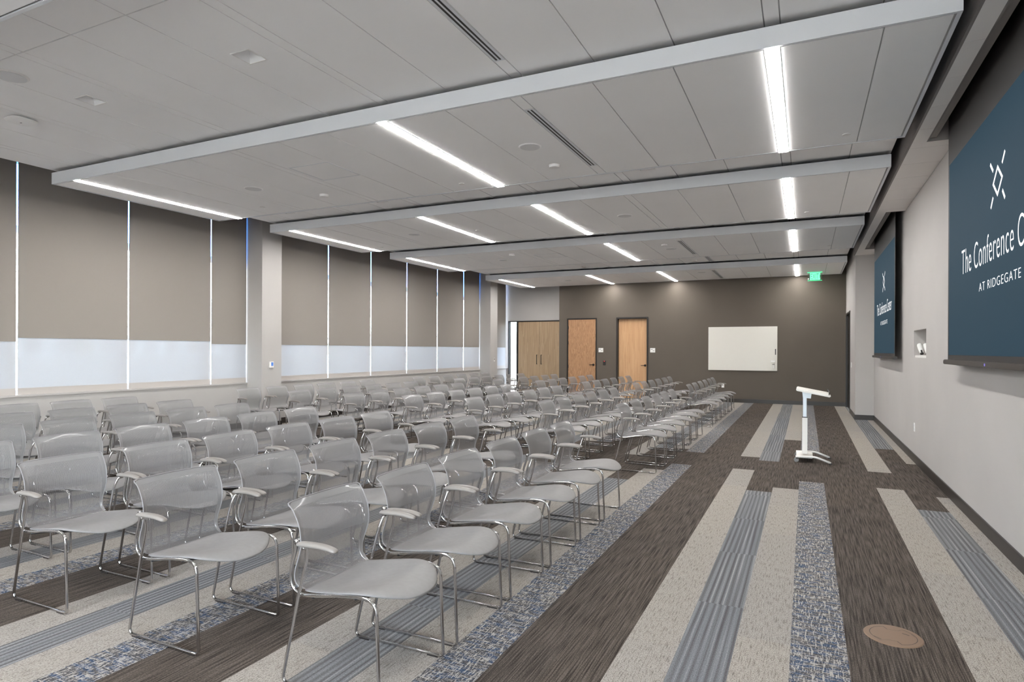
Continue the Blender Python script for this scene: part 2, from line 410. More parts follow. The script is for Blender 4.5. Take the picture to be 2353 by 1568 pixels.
# ------------------------------------------------------------------ ceiling clouds
clouds = [(-1.55, 2.125), (4.495, 6.93), (7.965, 10.44), (11.42, 13.93), (16.03, 18.47)]
lamps = {0: (-0.10, -3.33, -7.88), 1: (-0.10, -3.33, -7.88), 2: (-0.10, -3.33, -5.245, -7.88), 3: (-0.10, -3.33, -7.88), 4: (-0.10, -3.33, -5.245, -7.88)}
cname = ['ceiling panel overhead at the near left corner of the photo', 'largest and nearest', 'second nearest', 'third nearest', 'farthest']
CL, CR = -8.41, 0.908
for i, (y0, y1) in enumerate(clouds):
    lab = ('white suspended ceiling raft at top left corner, nearest the camera' if i == 0 else
           'white suspended ceiling raft, %s of the four fully seen rafts' % cname[i])
    if i == 4: lab = 'white suspended ceiling raft, the farthest one, against the taupe wall'
    t = thing('ceiling_raft', lab, 'ceiling panel', (0, 0, 0), 'suspended ceiling rafts')
    bm = bmesh.new()
    w = 0.035
    box(bm, CL, CR, y0, y0+0.012, ZC, ZF); box(bm, CL, CR, y1-0.012, y1, ZC, ZF)
    box(bm, CL, CL+0.012, y0+0.012, y1-0.012, ZC, ZF); box(bm, CR-0.012, CR, y0+0.012, y1-0.012, ZC, ZF)
    v_ = 0.024; box(bm, CL+0.012, CR-0.012, y0+0.012, y0+v_, ZC, ZC+0.01); box(bm, CL+0.012, CR-0.012, y1-v_, y1-0.012, ZC, ZC+0.01)
    box(bm, CL+0.012, CL+v_, y0+v_, y1-v_, ZC, ZC+0.01); box(bm, CR-v_, CR-0.012, y0+v_, y1-v_, ZC, ZC+0.01)
    box(bm, CL+0.013, CR-0.013, y0+0.013, y1-0.013, ZC+0.0135, ZC+0.016, 1)
    finish('fascia', bm, [M_fascia, M_grid], t)
    bm = bmesh.new(); tile_field(bm, CL+w, CR-w, y0+w, y1-w, ZC+0.002, skip_strip=lamps[i], ybreaks=())
    finish('panel_field', bm, [M_tile, M_grid], t)
    bbox_obj('backing', (CL+0.02, CR-0.02, y0+0.02, y1-0.02, ZC+0.05, ZF-0.01), M_void, t)
    bm = bmesh.new()
    for hx in (-7.5, -4.5, -1.5):
        for hy in (y0+0.5, y1-0.5): cyl(bm, (hx, hy, ZF-0.011), 0.006, ZS-ZF, seg=6)
    finish('hanger_rod', bm, M_dgrey, t)
    for s in lamps[i]:
        nm = {-0.10: 'nearest the screens', -3.33: 'next in from the screens side', -5.245: 'second from the windows', -7.88: 'nearest the windows'}[s]
        wh = ['raft above the camera', 'nearest raft', 'second raft', 'third raft', 'farthest raft'][i]
        L = thing('linear_light', 'glowing linear light in the %s, %s' % (wh, nm), 'ceiling light', (s-0.05, (y0+y1)/2, ZC), 'linear ceiling lights')
        hl = (y1-y0)/2 - 0.012
        bm = bmesh.new(); box(bm, -0.05, -0.044, -hl, hl, -0.001, 0.04); box(bm, 0.044, 0.05, -hl, hl, -0.001, 0.04); box(bm, -0.044, 0.044, -hl, hl, 0.03, 0.04)
        finish('housing', bm, M_white, L)
        bm = bmesh.new(); box(bm, -0.0435, 0.0435, -hl+0.003, hl-0.003, -0.0052, 0.022)
        finish('diffuser', bm, M_light, L)

# ------------------------------------------------------------------ ceiling fittings
def disc_thing(name, label, cat, x, y, z, r, h, m, group, rim=None, grille=False):
    t = thing(name, label, cat, (x, y, z), group)
    bm = bmesh.new(); cyl(bm, (0, 0, -h), r*0.93, h, r2=r)
    finish('cover' if not grille else 'ring', bm, m, t, smooth=False)
    if grille:
        bm = bmesh.new(); cyl(bm, (0, 0, -h-0.002), r*0.86, 0.004); finish('grille', bm, M_speck, t)
    return t
spk = [(-2.445, 5.69, 'near right, in the nearest raft'), (-6.29, 5.70, 'near left, in the nearest raft'), (-2.42, 9.20, 'right side of the second raft'), (-6.20, 9.15, 'left side of the second raft'),
       (-2.38, 12.56, 'right side of the third raft'), (-6.15, 12.6, 'left side of the third raft'), (-2.39, 16.64, 'right side of the farthest raft'), (-6.2, 17.0, 'left side of the farthest raft')]
for x, y, w_ in spk: disc_thing('ceiling_speaker', 'flush round ceiling speaker, %s' % w_, 'speaker', x, y, ZC+0.002, 0.115, 0.006, M_tile, 'round ceiling speakers', grille=True)
disc_thing('ceiling_speaker', 'white round ceiling speaker at the left edge of the photo', 'speaker', -5.80, 2.80, ZT, 0.13, 0.012, M_white, 'round ceiling speakers', grille=True)
det = [(-2.448, 6.367, ZC, 'nearest raft, right of centre'), (-5.687, 6.318, ZC, 'nearest raft, left of centre'), (-2.40, 12.0, ZC, 'third raft, right of centre'), (-5.58, 11.87, ZC, 'third raft, left of centre'), (-2.41, 15.63, ZT, 'main ceiling before the farthest raft, right'), (-5.25, 15.6, ZT, 'main ceiling before the farthest raft, left')]
for x, y, z, w_ in det: disc_thing('smoke_detector', 'white domed smoke detector, %s' % w_, 'smoke detector', x, y, z+0.002, 0.062, 0.03, M_white, 'smoke detectors')
spr = [(0.403, 6.61, ZC, 'nearest raft, by the screens'), (-3.765, 6.61, ZC, 'nearest raft, middle'), (-7.0, 6.5, ZC, 'nearest raft, by the windows'), (0.075, 10.07, ZC, 'second raft, by the screens'),
       (-5.0, 9.3, ZC, 'second raft, middle'), (-7.6, 10.05, ZC, 'second raft, by the windows'), (0.468, 13.45, ZC, 'third raft, by the screens'), (-3.9, 13.3, ZC, 'third raft, middle'), (-4.31, 16.41, ZC, 'farthest raft, middle'), (0.3, 16.6, ZC, 'farthest raft, by the exit sign')]
for x, y, z, w_ in spr: disc_thing('sprinkler_cover', 'small flat sprinkler cover, %s' % w_, 'sprinkler', x, y, z+0.002, 0.038, 0.006, M_white, 'sprinkler covers')

def downlight(x, y, z, label, s=0.095):
    t = thing('square_downlight', label, 'ceiling light', (x, y, z), 'square downlights')
    bm = bmesh.new()
    b = 0.010
    box(bm, -s, s, -s, -s+b, -0.004, 0.002); box(bm, -s, s, s-b, s, -0.004, 0.002); box(bm, -s, -s+b, -s+b, s-b, -0.004, 0.002); box(bm, s-b, s, -s+b, s-b, -0.004, 0.002)
    finish('trim_ring', bm, M_white, t)
    # tapered reflector rising into the ceiling to a small dark lamp opening
    bm = bmesh.new(); i_ = s-b
    lv = [(i_, 0.0), (i_*0.72, 0.035), (i_*0.38, 0.075)]
    rg = [[bm.verts.new(p) for p in ((-w_, -w_, h_), (w_, -w_, h_), (w_, w_, h_), (-w_, w_, h_))] for w_, h_ in lv]
    for A, B in zip(rg, rg[1:]):
        for k in range(4): bm.faces.new((A[k], A[(k+1) % 4], B[(k+1) % 4], B[k]))
    finish('reflector', bm, M_refl, t)
    bbox_obj('lamp_opening', (-i_*.4, i_*.4, -i_*.4, i_*.4, 0.075, 0.085), M_dgrey, t)
    return t
M_refl = mat('downlight_reflector', rgb(240, 240, 240), 0.25, spec=0.8)
downlight(-5.725, 3.385, ZT, 'square recessed downlight at far left of the near ceiling, by the speaker')
downlight(-3.765, 3.39, ZT, 'square recessed downlight in the near ceiling, upper centre-left')
downlight(-1.70, 7.50, ZT, 'square downlight between the two nearest rafts, right one')
downlight(-5.70, 7.50, ZT, 'square downlight between the two nearest rafts, middle one')
downlight(-7.55, 7.50, ZT, 'square downlight between the two nearest rafts, left one')
downlight(-5.70, 15.1, ZT, 'square downlight between the third raft and the farthest raft')

t = thing('wireless_access_point', 'white flat rounded wireless unit on the ceiling at far left', 'wifi unit', (-6.80, 3.37, ZT))
bm = bmesh.new(); rg = []
for h_, k_ in ((-.008, .80), (-.014, .97), (-.022, 1.0), (-.032, .96), (-.040, .84), (-.042, .74)):
    rg.append([bm.verts.new((math.copysign(abs(math.cos(q))**0.55, math.cos(q))*.115*k_, math.copysign(abs(math.sin(q))**0.55, math.sin(q))*.115*k_, h_)) for q in [2*math.pi*(i+.5)/40 for i in range(40)]])
for A, B in zip(rg, rg[1:]):
    for i in range(40): bm.faces.new((A[i], A[(i+1) % 40], B[(i+1) % 40], B[i]))
bm.faces.new(rg[0]); bm.faces.new(rg[-1])
finish('housing', bm, M_white, t)
bbox_obj('mounting_bracket', (-0.06, 0.06, -0.06, 0.06, -0.008, 0.001), M_black, t)
bbox_obj('indicator', (-0.012, 0.012, -0.006, 0.006, -0.0428, -0.0415), M_grey, t)

def diffuser(y0, y1, z, label):
    t = thing('slot_diffuser', label, 'air vent', (-2.066, (y0+y1)/2, z), 'linear slot air diffusers')
    h = (y1-y0)/2
    bm = bmesh.new()
    for x0_, x1_ in ((-0.046, -0.026), (-0.008, 0.006), (0.024, 0.046)): box(bm, x0_, x1_, -h, h, -0.003, 0.004)
    box(bm, -0.046, 0.046, -h, -h+0.015, -0.0035, 0.004); box(bm, -0.046, 0.046, h-0.015, h, -0.0035, 0.004)
    finish('blade', bm, M_fascia, t)
    bm = bmesh.new(); box(bm, -0.028, 0.026, -h+0.01, h-0.01, -0.0015, 0.003); finish('dark_slot', bm, M_black, t)
diffuser(2.70, 4.25, ZT, 'long two-slot air diffuser in the near ceiling before the nearest raft')
diffuser(4.80, 6.56, ZC+0.002, 'long two-slot air diffuser in the nearest raft')
diffuser(11.70, 13.46, ZC+0.002, 'two-slot air diffuser in the third raft')
diffuser(14.5, 15.95, ZT, 'short-looking two-slot air diffuser between third and farthest rafts')
diffuser(16.32, 18.19, ZC+0.002, 'two-slot air diffuser in the farthest raft')
for k, (x, y, w_) in enumerate([(-4.93, 5.5, 'nearest raft'), (-4.93, 12.44, 'third raft')]):
    t = thing('access_panel', 'square white access panel set flush in the %s' % w_, 'access panel', (x, y, ZC+0.002), 'ceiling access panels')
    bm = bmesh.new(); s = 0.28
    box(bm, -s, s, -s, -s+.012, -0.003, 0.002); box(bm, -s, s, s-.012, s, -0.003, 0.002); box(bm, -s, -s+.012, -s+.012, s-.012, -0.003, 0.002); box(bm, s-.012, s, -s+.012, s-.012, -0.003, 0.002)
    finish('frame', bm, M_fascia, t)
    bbox_obj('door_leaf', (-s+.016, s-.016, -s+.016, s-.016, -0.0015, 0.001), M_tile, t)

# ------------------------------------------------------------------ left window wall
MOD = [-1.36, 0.12, 1.62, 3.11, 4.605, 6.10, 7.57, 9.05, 10.53, 12.00, 13.485, 14.97, 16.465, 17.95, 19.45]
bm = bmesh.new()
box(bm, XW-0.30, XW+0.02, YB, YA+0.05, 0, 0.815)
wl_ = finish('wall_left', bm, M_wall); struct(wl_, 'light wall below the windows with dark baseboard', 'wall')
bm = bmesh.new(); box(bm, XW-0.30, XW-0.02, YB, YA+0.05, 4.05, ZS); struct(finish('wall_left', bm, M_wall), 'wall above the windows, hidden by the shades', 'wall')
bm = bmesh.new(); box(bm, XW-0.30, XW+0.02, YB, MOD[0], 0.815, 4.05); struct(finish('wall_left', bm, M_wall), 'wall behind the camera beside the windows', 'wall')
bm = bmesh.new(); box(bm, XW-0.28, XW+0.045, YB, 8.34, 0.815, 0.84); box(bm, XW-0.28, XW+0.045, 8.81, 17.49, 0.815, 0.84); box(bm, XW-0.28, XW+0.045, 17.98, YA, 0.815, 0.84)
struct(finish('trim_1', bm, M_wall), 'light window sill running under the windows', 'sill')
# shade pocket above the windows
bm = bmesh.new(); box(bm, XW+0.02, XW+0.035, YB, 8.34, 3.98, ZS); box(bm, XW+0.02, XW+0.035, 8.81, 17.49, 3.98, ZS); box(bm, XW+0.02, XW+0.035, 17.98, YA, 3.98, ZS)
struct(finish('trim_2', bm, M_void2), 'dark brown shade pocket above the window shades', 'trim')
for i, (y0, y1) in enumerate(zip(MOD, MOD[1:])):
    t = thing('window_%d' % (i+1), 'tall aluminium framed window behind the roller shades', 'window', (XW, 0, 0)); t['kind'] = 'structure'
    bm = bmesh.new()
    box(bm, -0.27, -0.03, y1-0.095, y1-0.03, 0.84, 4.05)                    # mullion
    box(bm, -0.27, -0.15, y0-0.03, y1-0.095, 3.02, 3.12)                     # transom
    box(bm, -0.27, -0.15, y0-0.03, y1-0.095, 0.84, 0.90); box(bm, -0.27, -0.15, y0-0.03, y1-0.095, 3.98, 4.05)
    finish('window_frame', bm, M_alu, t)
    bbox_obj('pane', (-0.225, -0.215, y0-0.03, y1-0.095, 0.90, 3.02), M_glass, t)
    bbox_obj('upper_pane', (-0.225, -0.215, y0-0.03, y1-0.095, 3.12, 3.98), M_glassblue, t)
    if i < 0: continue
    g_ = 0.011 if i < 7 else 0.015; s0, s1 = y0+g_, y1-g_
    if abs(y1-9.05) < .01: s1 = 8.34
    segs = [(s0, s1)]
    if i == 6: segs = [(7.580, 8.33)]
    if i == 7: segs = [(8.82, 10.515)]
    if i == 12: segs = [(16.480, 17.48)]
    if i == 13: segs = [(17.99, 19.40)]
    if i == 5+0 and False: pass
    zb = {4: 1.607, 5: 1.603}.get(i, 1.555)
    where = {0: 'farthest behind the camera', 1: 'second behind the camera', 2: 'behind the camera, out to the left', 3: 'at the left edge of the photo', 4: 'second from the left edge of the photo', 5: 'third from the left edge of the photo',
             6: 'narrow one just left of the nearer column', 7: 'just right of the nearer column', 8: 'second right of the nearer column', 9: 'third right of the nearer column', 10: 'fourth right of the nearer column',
             11: 'fifth right of the nearer column', 12: 'narrow one just left of the farther column', 13: 'in the far corner beyond the farther column'}[i]
    for (a0, a1) in segs:
        sh = thing('roller_shade', 'taupe and sheer double roller shade, %s' % where, 'window shade', (XW, (a0+a1)/2, 0), 'roller shades on the window wall')
        h = (a1-a0)/2
        bbox_obj('blackout_fabric', (0.008, 0.0095, -h, h, zb, 4.0), M_blackout, sh)
        bbox_obj('mesh_fabric', (0.002, 0.0032, -h, h, 0.885, 4.0), M_sheer, sh)
        hb = bbox_obj('hem_bar', (-0.003, 0.008, -h, h, 0.8405, 0.93), M_hem, sh)
        bbox_obj('blackout_hem', (0.005, 0.013, -h, h, zb-0.004, zb+0.02), M_blackout, sh)
        bm = bmesh.new(); cyl(bm, (-0.0, -h, 4.03), 0.035, 2*h, axis='y', seg=16); finish('roller_tube', bm, M_void2, sh)
# columns
for (y0, y1), w_ in (((8.34, 8.81), 'nearer'), ((17.49, 17.98), 'farther')):
    bm = bmesh.new(); box(bm, XW-0.3, -9.0, y0, y1, 0, ZS)
    struct(finish('wall_column', bm, M_wall), 'light boxed-in column between window shades, the %s one' % w_, 'column')
    bm = bmesh.new(); box(bm, XW+0.02, -8.988, y0-0.012, y0, 0, 0.10); box(bm, -9.0, -8.988, y0-0.012, y1+0.012, 0, 0.10)
    struct(finish('baseboard_column', bm, M_base), 'dark baseboard round the %s column' % w_, 'baseboard')
bm = bmesh.new()
for q0, q1 in ((YB, 8.34), (8.81, 17.49), (17.98, YA)): box(bm, XW+0.02, XW+0.032, q0, q1, 0, 0.10)
struct(finish('baseboard_left', bm, M_base), 'dark baseboard under the windows', 'baseboard')

# ------------------------------------------------------------------ far walls
def wall_with_holes(bm, x0, x1, y0, y1, z0, z1, holes, mi=0):
    """box wall spanning x with door holes (hx0,hx1,hz1)"""
    xs = x0
    for hx0, hx1, hz1 in sorted(holes):
        box(bm, xs, hx0, y0, y1, z0, z1, mi); box(bm, hx0, hx1, y0, y1, hz1, z1, mi); xs = hx1
    box(bm, xs, x1, y0, y1, z0, z1, mi)
D1 = (-6.82, -5.835, 2.475); D2 = (-5.21, -4.225, 2.48)
bm = bmesh.new(); wall_with_holes(bm, -7.09, XR, YF, YF+0.16, 0, ZS, [D1, D2])
struct(finish('wall_far', bm, M_taupe), 'dark taupe accent wall at the far end of the room', 'wall')
bm = bmesh.new(); box(bm, -7.09, -6.95, YF+0.16, YA, 0, ZS); struct(finish('wall_recess_side', bm, M_wall), 'light side wall of the cabinet recess', 'wall')
CX0, CX1 = -9.30, -7.09
bm = bmesh.new(); box(bm, XW-0.3, CX0, YA, YA+0.14, 0, ZS); box(bm, CX0, CX1+0.14, YA, YA+0.14, 2.47, ZS)
struct(finish('wall_recess', bm, M_wall), 'light wall above the double wooden doors', 'wall')
bm = bmesh.new()
for q0, q1 in ((-7.09, D1[0]), (D1[1], D2[0]), (D2[1], XD)): box(bm, q0, q1, YF-0.012, YF, 0, 0.105)
struct(finish('baseboard_far', bm, M_base), 'dark baseboard along the taupe wall', 'baseboard')

def lever(parent, x, y, z, dirx=-1):
    bm = bmesh.new(); cyl(bm, (x, y-0.016, z), 0.034, 0.016, axis='y', seg=24); cyl(bm, (x, y-0.05, z), 0.012, 0.036, axis='y', seg=12)
    tube(bm, fillet([(x, y-0.05, z), (x+dirx*0.05, y-0.055, z), (x+dirx*0.12, y-0.052, z-0.004)], 0.02), 0.009, 8)
    return finish('door_lever', bm, M_hw, parent, smooth=True)
def door(n, hole, depth, fr, m, label, hinges=False):
    x0, x1, z1 = hole
    t = thing('door_%d' % n, label, 'door', (x0, YF, 0)); t['kind'] = 'structure'
    w_ = x1-x0
    bm = bmesh.new(); p = -0.012; d = 0.16
    box(bm, 0, fr, p, d, 0, z1); box(bm, w_-fr, w_, p, d, 0, z1); box(bm, fr, w_-fr, p, d, z1-fr, z1)
    finish('door_frame', bm, M_frame, t)
    bbox_obj('door_leaf', (fr+0.004, w_-fr-0.004, depth, depth+0.04, 0.01, z1-fr-0.004), m, t)
    bbox_obj('door_stop', (fr, w_-fr, 0.146, 0.158, 0.0, z1-fr), M_frame, t)  # added panel filling the opening, blocks daylight leaking round the leaf
    lever(t, w_-fr-0.07, depth, 1.012)
    if hinges:
        for hz in (2.18, 1.70, 0.95, 0.25)[:4]:
            bm = bmesh.new(); cyl(bm, (fr+0.002, depth-0.008, hz-0.055), 0.007, 0.11, seg=8); box(bm, fr-0.01, fr+0.014, depth-0.004, depth, hz-0.05, hz+0.05)
            finish('hinge', bm, M_dgrey, t)
door(1, D1, 0.0, 0.036, M_oak, 'oak door with figured grain and black frame, left of the two in the taupe wall', True)
door(2, D2, 0.105, 0.045, M_maple, 'plain maple door set deep in a black frame, nearer the whiteboard')

# double cabinet doors in the recess
t = thing('door_3', 'pair of tall light wood doors with bar handles and a slim glazed sidelight', 'door', (0, YA, 0)); t['kind'] = 'structure'
bm = bmesh.new()
box(bm, CX0-0.04, CX1+0.1, -0.012, 0.14, 2.44, 2.475); box(bm, CX0-0.04, CX0, -0.012, 0.14, 0, 2.44); box(bm, -9.02, -8.955, -0.012, 0.14, 0, 2.44)
finish('door_frame', bm, M_frame, t)
for x0_, x1_, hx in ((-8.95, -8.155, -8.245), (-8.148, -7.35, -8.08)):
    lf = bbox_obj('door_leaf', (x0_, x1_, 0.0, 0.04, 0.01, 2.436), M_walnut, t)
    bm = bmesh.new(); tube(bm, fillet([(hx, 0.0, 1.30), (hx, -0.045, 1.30), (hx, -0.045, 0.99), (hx, 0.0, 0.99)], 0.015), 0.011, 8)
    h_ = finish('bar_handle', bm, M_hw, lf, smooth=True)
bbox_obj('door_stop', (-9.02, -7.0, 0.10, 0.12, 0, 2.46), M_frame, t)  # added backing panel, keeps bright sky out of the gaps round both leaves
bbox_obj('cabinet_side', (-7.348, -7.0, 0.0, 0.04, 0.0, 2.436), M_walnut, t)
bbox_obj('sidelight_pane', (-9.30, -9.02, 0.06, 0.07, 0.06, 2.44), M_glass, t)
# ------------------------------------------------------------------ right side walls
DR = (16.85, 18.45, 2.44)      # doorway in the side wall near the far corner
bm = bmesh.new()
box(bm, XD, XD+0.12, YN, DR[0], 0, ZS); box(bm, XD, XD+0.12, DR[0], DR[1], DR[2], ZS); box(bm, XD, XD+0.12, DR[1], YF, 0, ZS)
box(bm, XD+0.12, XR+0.12, YN, YN+0.10, 0, ZS)
struct(finish('wall_right_far', bm, M_wall), 'light wall returning beside the far corner door', 'wall')
t = thing('door_4', 'black framed door in the right side wall at the far corner', 'door', (XD, 0, 0)); t['kind'] = 'structure'
bm = bmesh.new(); box(bm, -0.012, 0.12, DR[0], DR[0]+0.05, 0, DR[2]); box(bm, -0.012, 0.12, DR[1]-0.05, DR[1], 0, DR[2]); box(bm, -0.012, 0.12, DR[0]+0.05, DR[1]-0.05, DR[2]-0.05, DR[2])
finish('door_frame', bm, M_frame, t)
bbox_obj('door_leaf', (0.03, 0.07, DR[0]+0.055, DR[1]-0.055, 0.01, DR[2]-0.055), M_frame, t)
NY0, NY1, NZ0, NZ1 = 8.86, 9.80, 1.385, 1.74       # niche
bm = bmesh.new()
box(bm, XR, XR+0.36, YB, NY0, 0, ZS); box(bm, XR, XR+0.36, NY1, YN, 0, ZS); box(bm, XR, XR+0.36, NY0, NY1, 0, NZ0); box(bm, XR, XR+0.36, NY0, NY1, NZ1, ZS); box(bm, XR+0.30, XR+0.36, NY0, NY1, NZ0, NZ1)
struct(finish('wall_right', bm, M_wall), 'light wall behind the projection screens with a small niche', 'wall')
bm = bmesh.new(); box(bm, XR-0.012, XR, YB, YN, 0, 0.105); box(bm, XD, XR-0.012, YN-0.012, YN, 0, 0.105); box(bm, XD-0.012, XD, YN-0.012, DR[0], 0, 0.105); box(bm, XD-0.012, XD, DR[1], YF-0.012, 0, 0.105)
struct(finish('baseboard_right', bm, M_base), 'dark baseboard along the screen wall', 'baseboard')
BW = (-3.3, 0.95, 0.75, 3.25)
t = thing('window_15', 'wide window in the wall behind the camera', 'window', (0, YB, 0)); t['kind'] = 'structure'
bm = bmesh.new()
for q0 in (BW[0], BW[0]+1.4, BW[0]+2.8, BW[1]-.06): box(bm, q0, q0+.06, -.12, -.04, BW[2], BW[3])
for q0 in (BW[2], BW[3]-.06): box(bm, BW[0]+.06, BW[1]-.06, -.12, -.04, q0, q0+.06)
finish('window_frame', bm, M_alu, t); bbox_obj('pane', (BW[0]+.06, BW[1]-.06, -.085, -.075, BW[2]+.06, BW[3]-.06), M_glass, t)
bm = bmesh.new(); box(bm, XW-0.2, BW[0], YB-0.15, YB, 0, ZS); box(bm, BW[1], XR+0.36, YB-0.15, YB, 0, ZS); box(bm, BW[0], BW[1], YB-0.15, YB, 0, BW[2]); box(bm, BW[0], BW[1], YB-0.15, YB, BW[3], ZS); struct(finish('wall_back', bm, M_wall), 'light wall behind the camera', 'wall')

# soffit along the screen wall with two screen pockets
ZB = 3.517
P1, P2 = (3.75, 7.22), (10.62, 14.32)
bm = bmesh.new()
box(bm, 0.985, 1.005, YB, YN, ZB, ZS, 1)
def soff(x0, x1, y0, y1):
    y = math.floor((y0-0.2)/0.6)*0.6+0.2
    while y < y1:
        a0, a1 = max(y, y0), min(y+0.6, y1)
        if a1-a0 > 0.01: box(bm, x0, x1, a0+0.003, a1-0.003, ZB, ZB+0.02, 0)
        y += 0.6
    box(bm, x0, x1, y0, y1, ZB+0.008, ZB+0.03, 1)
soff(1.005, 1.125, YB, YN-0.002)
for q0, q1 in ((YB, P1[0]), (P1[1], P2[0]), (P2[1], YN-0.002)): soff(1.125, XR-0.002, q0, q1)
for q0, q1 in (P1, P2):
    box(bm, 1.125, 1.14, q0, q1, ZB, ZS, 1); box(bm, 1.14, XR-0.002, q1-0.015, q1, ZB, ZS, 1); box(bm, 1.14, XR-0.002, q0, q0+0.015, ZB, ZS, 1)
struct(finish('trim_3', bm, [M_soffit, M_soffit_side]), 'tiled soffit strip above the projection screens', 'soffit')

# ------------------------------------------------------------------ projection screens
M_pocket = mat('pocket_closure', rgb(150, 143, 138), 0.6)
for q0, q1 in (P1, P2):
    struct(bbox_obj('trim_4', (1.141, 1.205, q0+0.016, q1-0.016, ZB+0.03, ZB+0.045), M_pocket), 'brown-grey closure strip in the screen pocket', 'trim')
def polyface(bm, pts, x, mi=0):
    f = bm.faces.new([bm.verts.new((x, p[0], p[1])) for p in pts]); f.material_index = mi
def text_mesh(s, height, width=None, extra=0.0):
    cu = bpy.data.curves.new('lettering', 'FONT'); cu.body = s; cu.size = 1.0; cu.extrude = 0.0; cu.space_character = 1.0+extra; cu.resolution_u = 10
    cu.offset = -0.012
    o = bpy.data.objects.new('lettering', cu); COL.objects.link(o); bpy.context.view_layer.update()
    me = bpy.data.meshes.new_from_object(o.evaluated_get(bpy.context.evaluated_depsgraph_get()))
    bpy.data.objects.remove(o); xs = [v.co.x for v in me.vertices]; ys = [v.co.y for v in me.vertices]
    return me, (min(xs), max(xs), min(ys), max(ys))
SX = 1.27
def projection_screen(yfar, ynear, pk, label):
    """screen facing -X; picture runs from yfar (left edge seen by the audience) to ynear"""
    t = thing('projection_screen', label, 'projection screen', (SX, 0, 0), 'projection screens')
    zt, zb = 3.20, 1.432
    bbox_obj('black_masking', (0.001, 0.004, ynear-0.05, yfar+0.05, 1.385, ZB+0.35), M_screenblack, t)
    bm = bmesh.new(); polyface(bm, [(yfar, zb), (ynear, zb), (ynear, zt), (yfar, zt)], -0.0005)
    pic = finish('projected_picture', bm, M_screenblue, t)
    bm = bmesh.new(); box(bm, -0.028, 0.03, ynear-0.10, yfar+0.10, 1.345, 1.388)
    bmesh.ops.bevel(bm, geom=bm.edges[:], offset=0.006, segments=2, affect='EDGES')
    bar = finish('bottom_batten', bm, M_screenbar, t)
    bbox_obj('batten_badge', (-0.0295, -0.0275, yfar-1.43, yfar-1.40, 1.357, 1.376), M_mirrorled, bar)
    bm = bmesh.new(); cyl(bm, (0.0, ynear-0.1, ZB+0.32), 0.045, yfar-ynear+0.2, axis='y', seg=20); finish('roller_tube', bm, M_screenbar, t, smooth=True)
    bm = bmesh.new(); box(bm, -0.02, 0.02, ynear+0.1, ynear+0.16, ZB+0.36, ZS); box(bm, -0.02, 0.02, yfar-0.16, yfar-0.1, ZB+0.36, ZS); finish('mounting_bracket', bm, M_dgrey, t)
    # emblem: open diamond with four rays; horizontal coordinate u grows towards the audience's right = -Y
    yc, zc_ = yfar-1.628, 2.656
    def P(u, w): return (yc-u, zc_+w)
    bm = bmesh.new(); X = -0.0035
    out = [(0, .112), (.130, 0.0), (0, -.112), (-.130, 0.0)]; inn = [(0, .080), (.092, 0.0), (0, -.080), (-.092, 0.0)]
    for k in range(4):
        a_, b_, c_, d_ = out[k], out[(k+1) % 4], inn[(k+1) % 4], inn[k]
        polyface(bm, [P(*a_), P(*b_), P(*c_), P(*d_)], X)
    def ray(p, q, wd=0.013):
        v = Vector((q[0]-p[0], q[1]-p[1])); nn = Vector((-v.y, v.x)).normalized()*wd
        polyface(bm, [P(p[0]+nn.x, p[1]+nn.y), P(q[0]+nn.x, q[1]+nn.y), P(q[0]-nn.x, q[1]-nn.y), P(p[0]-nn.x, p[1]-nn.y)], X)
    ray((-.192, .165), (-.113, .094)); ray((.108, .094), (.176, .160)); ray((-.112, -.092), (-.172, -.160)); ray((.118, -.092), (.180, -.160))
    finish('emblem', bm, M_screenwhite, pic)
    # lettering as flat meshes
    def put(s, y_left, width, z0, h, extra, nm):
        me, (x0, x1, q0, q1) = text_mesh(s, h, extra=extra)
        b = bmesh.new(); b.from_mesh(me)
        for v in b.verts:
            u = (v.co.x-x0)/(x1-x0)*width; w = (v.co.y-q0)/(q1-q0)*h
            v.co = Vector((X, y_left-u, z0+w))
        bpy.data.meshes.remove(me)
        finish(nm, b, M_screenwhite, pic)
    put('The', yfar-0.535, 0.335, 2.118, 0.205, 0.08, 'lettering')
    put('Conference', yfar-0.965, 1.04, 2.118, 0.205, 0.08, 'lettering')
    put('Center', yfar-2.09, 0.62, 2.118, 0.205, 0.08, 'lettering')
    put('AT RIDGEGATE', yfar-1.125, 1.03, 1.925, 0.064, 0.16, 'lettering')
    return t
projection_screen(6.975, 3.95, P1, 'large projection screen with slate blue picture at right edge, the nearer one')
projection_screen(13.955, 10.93, P2, 'projection screen with slate blue picture, the farther one beyond the niche')

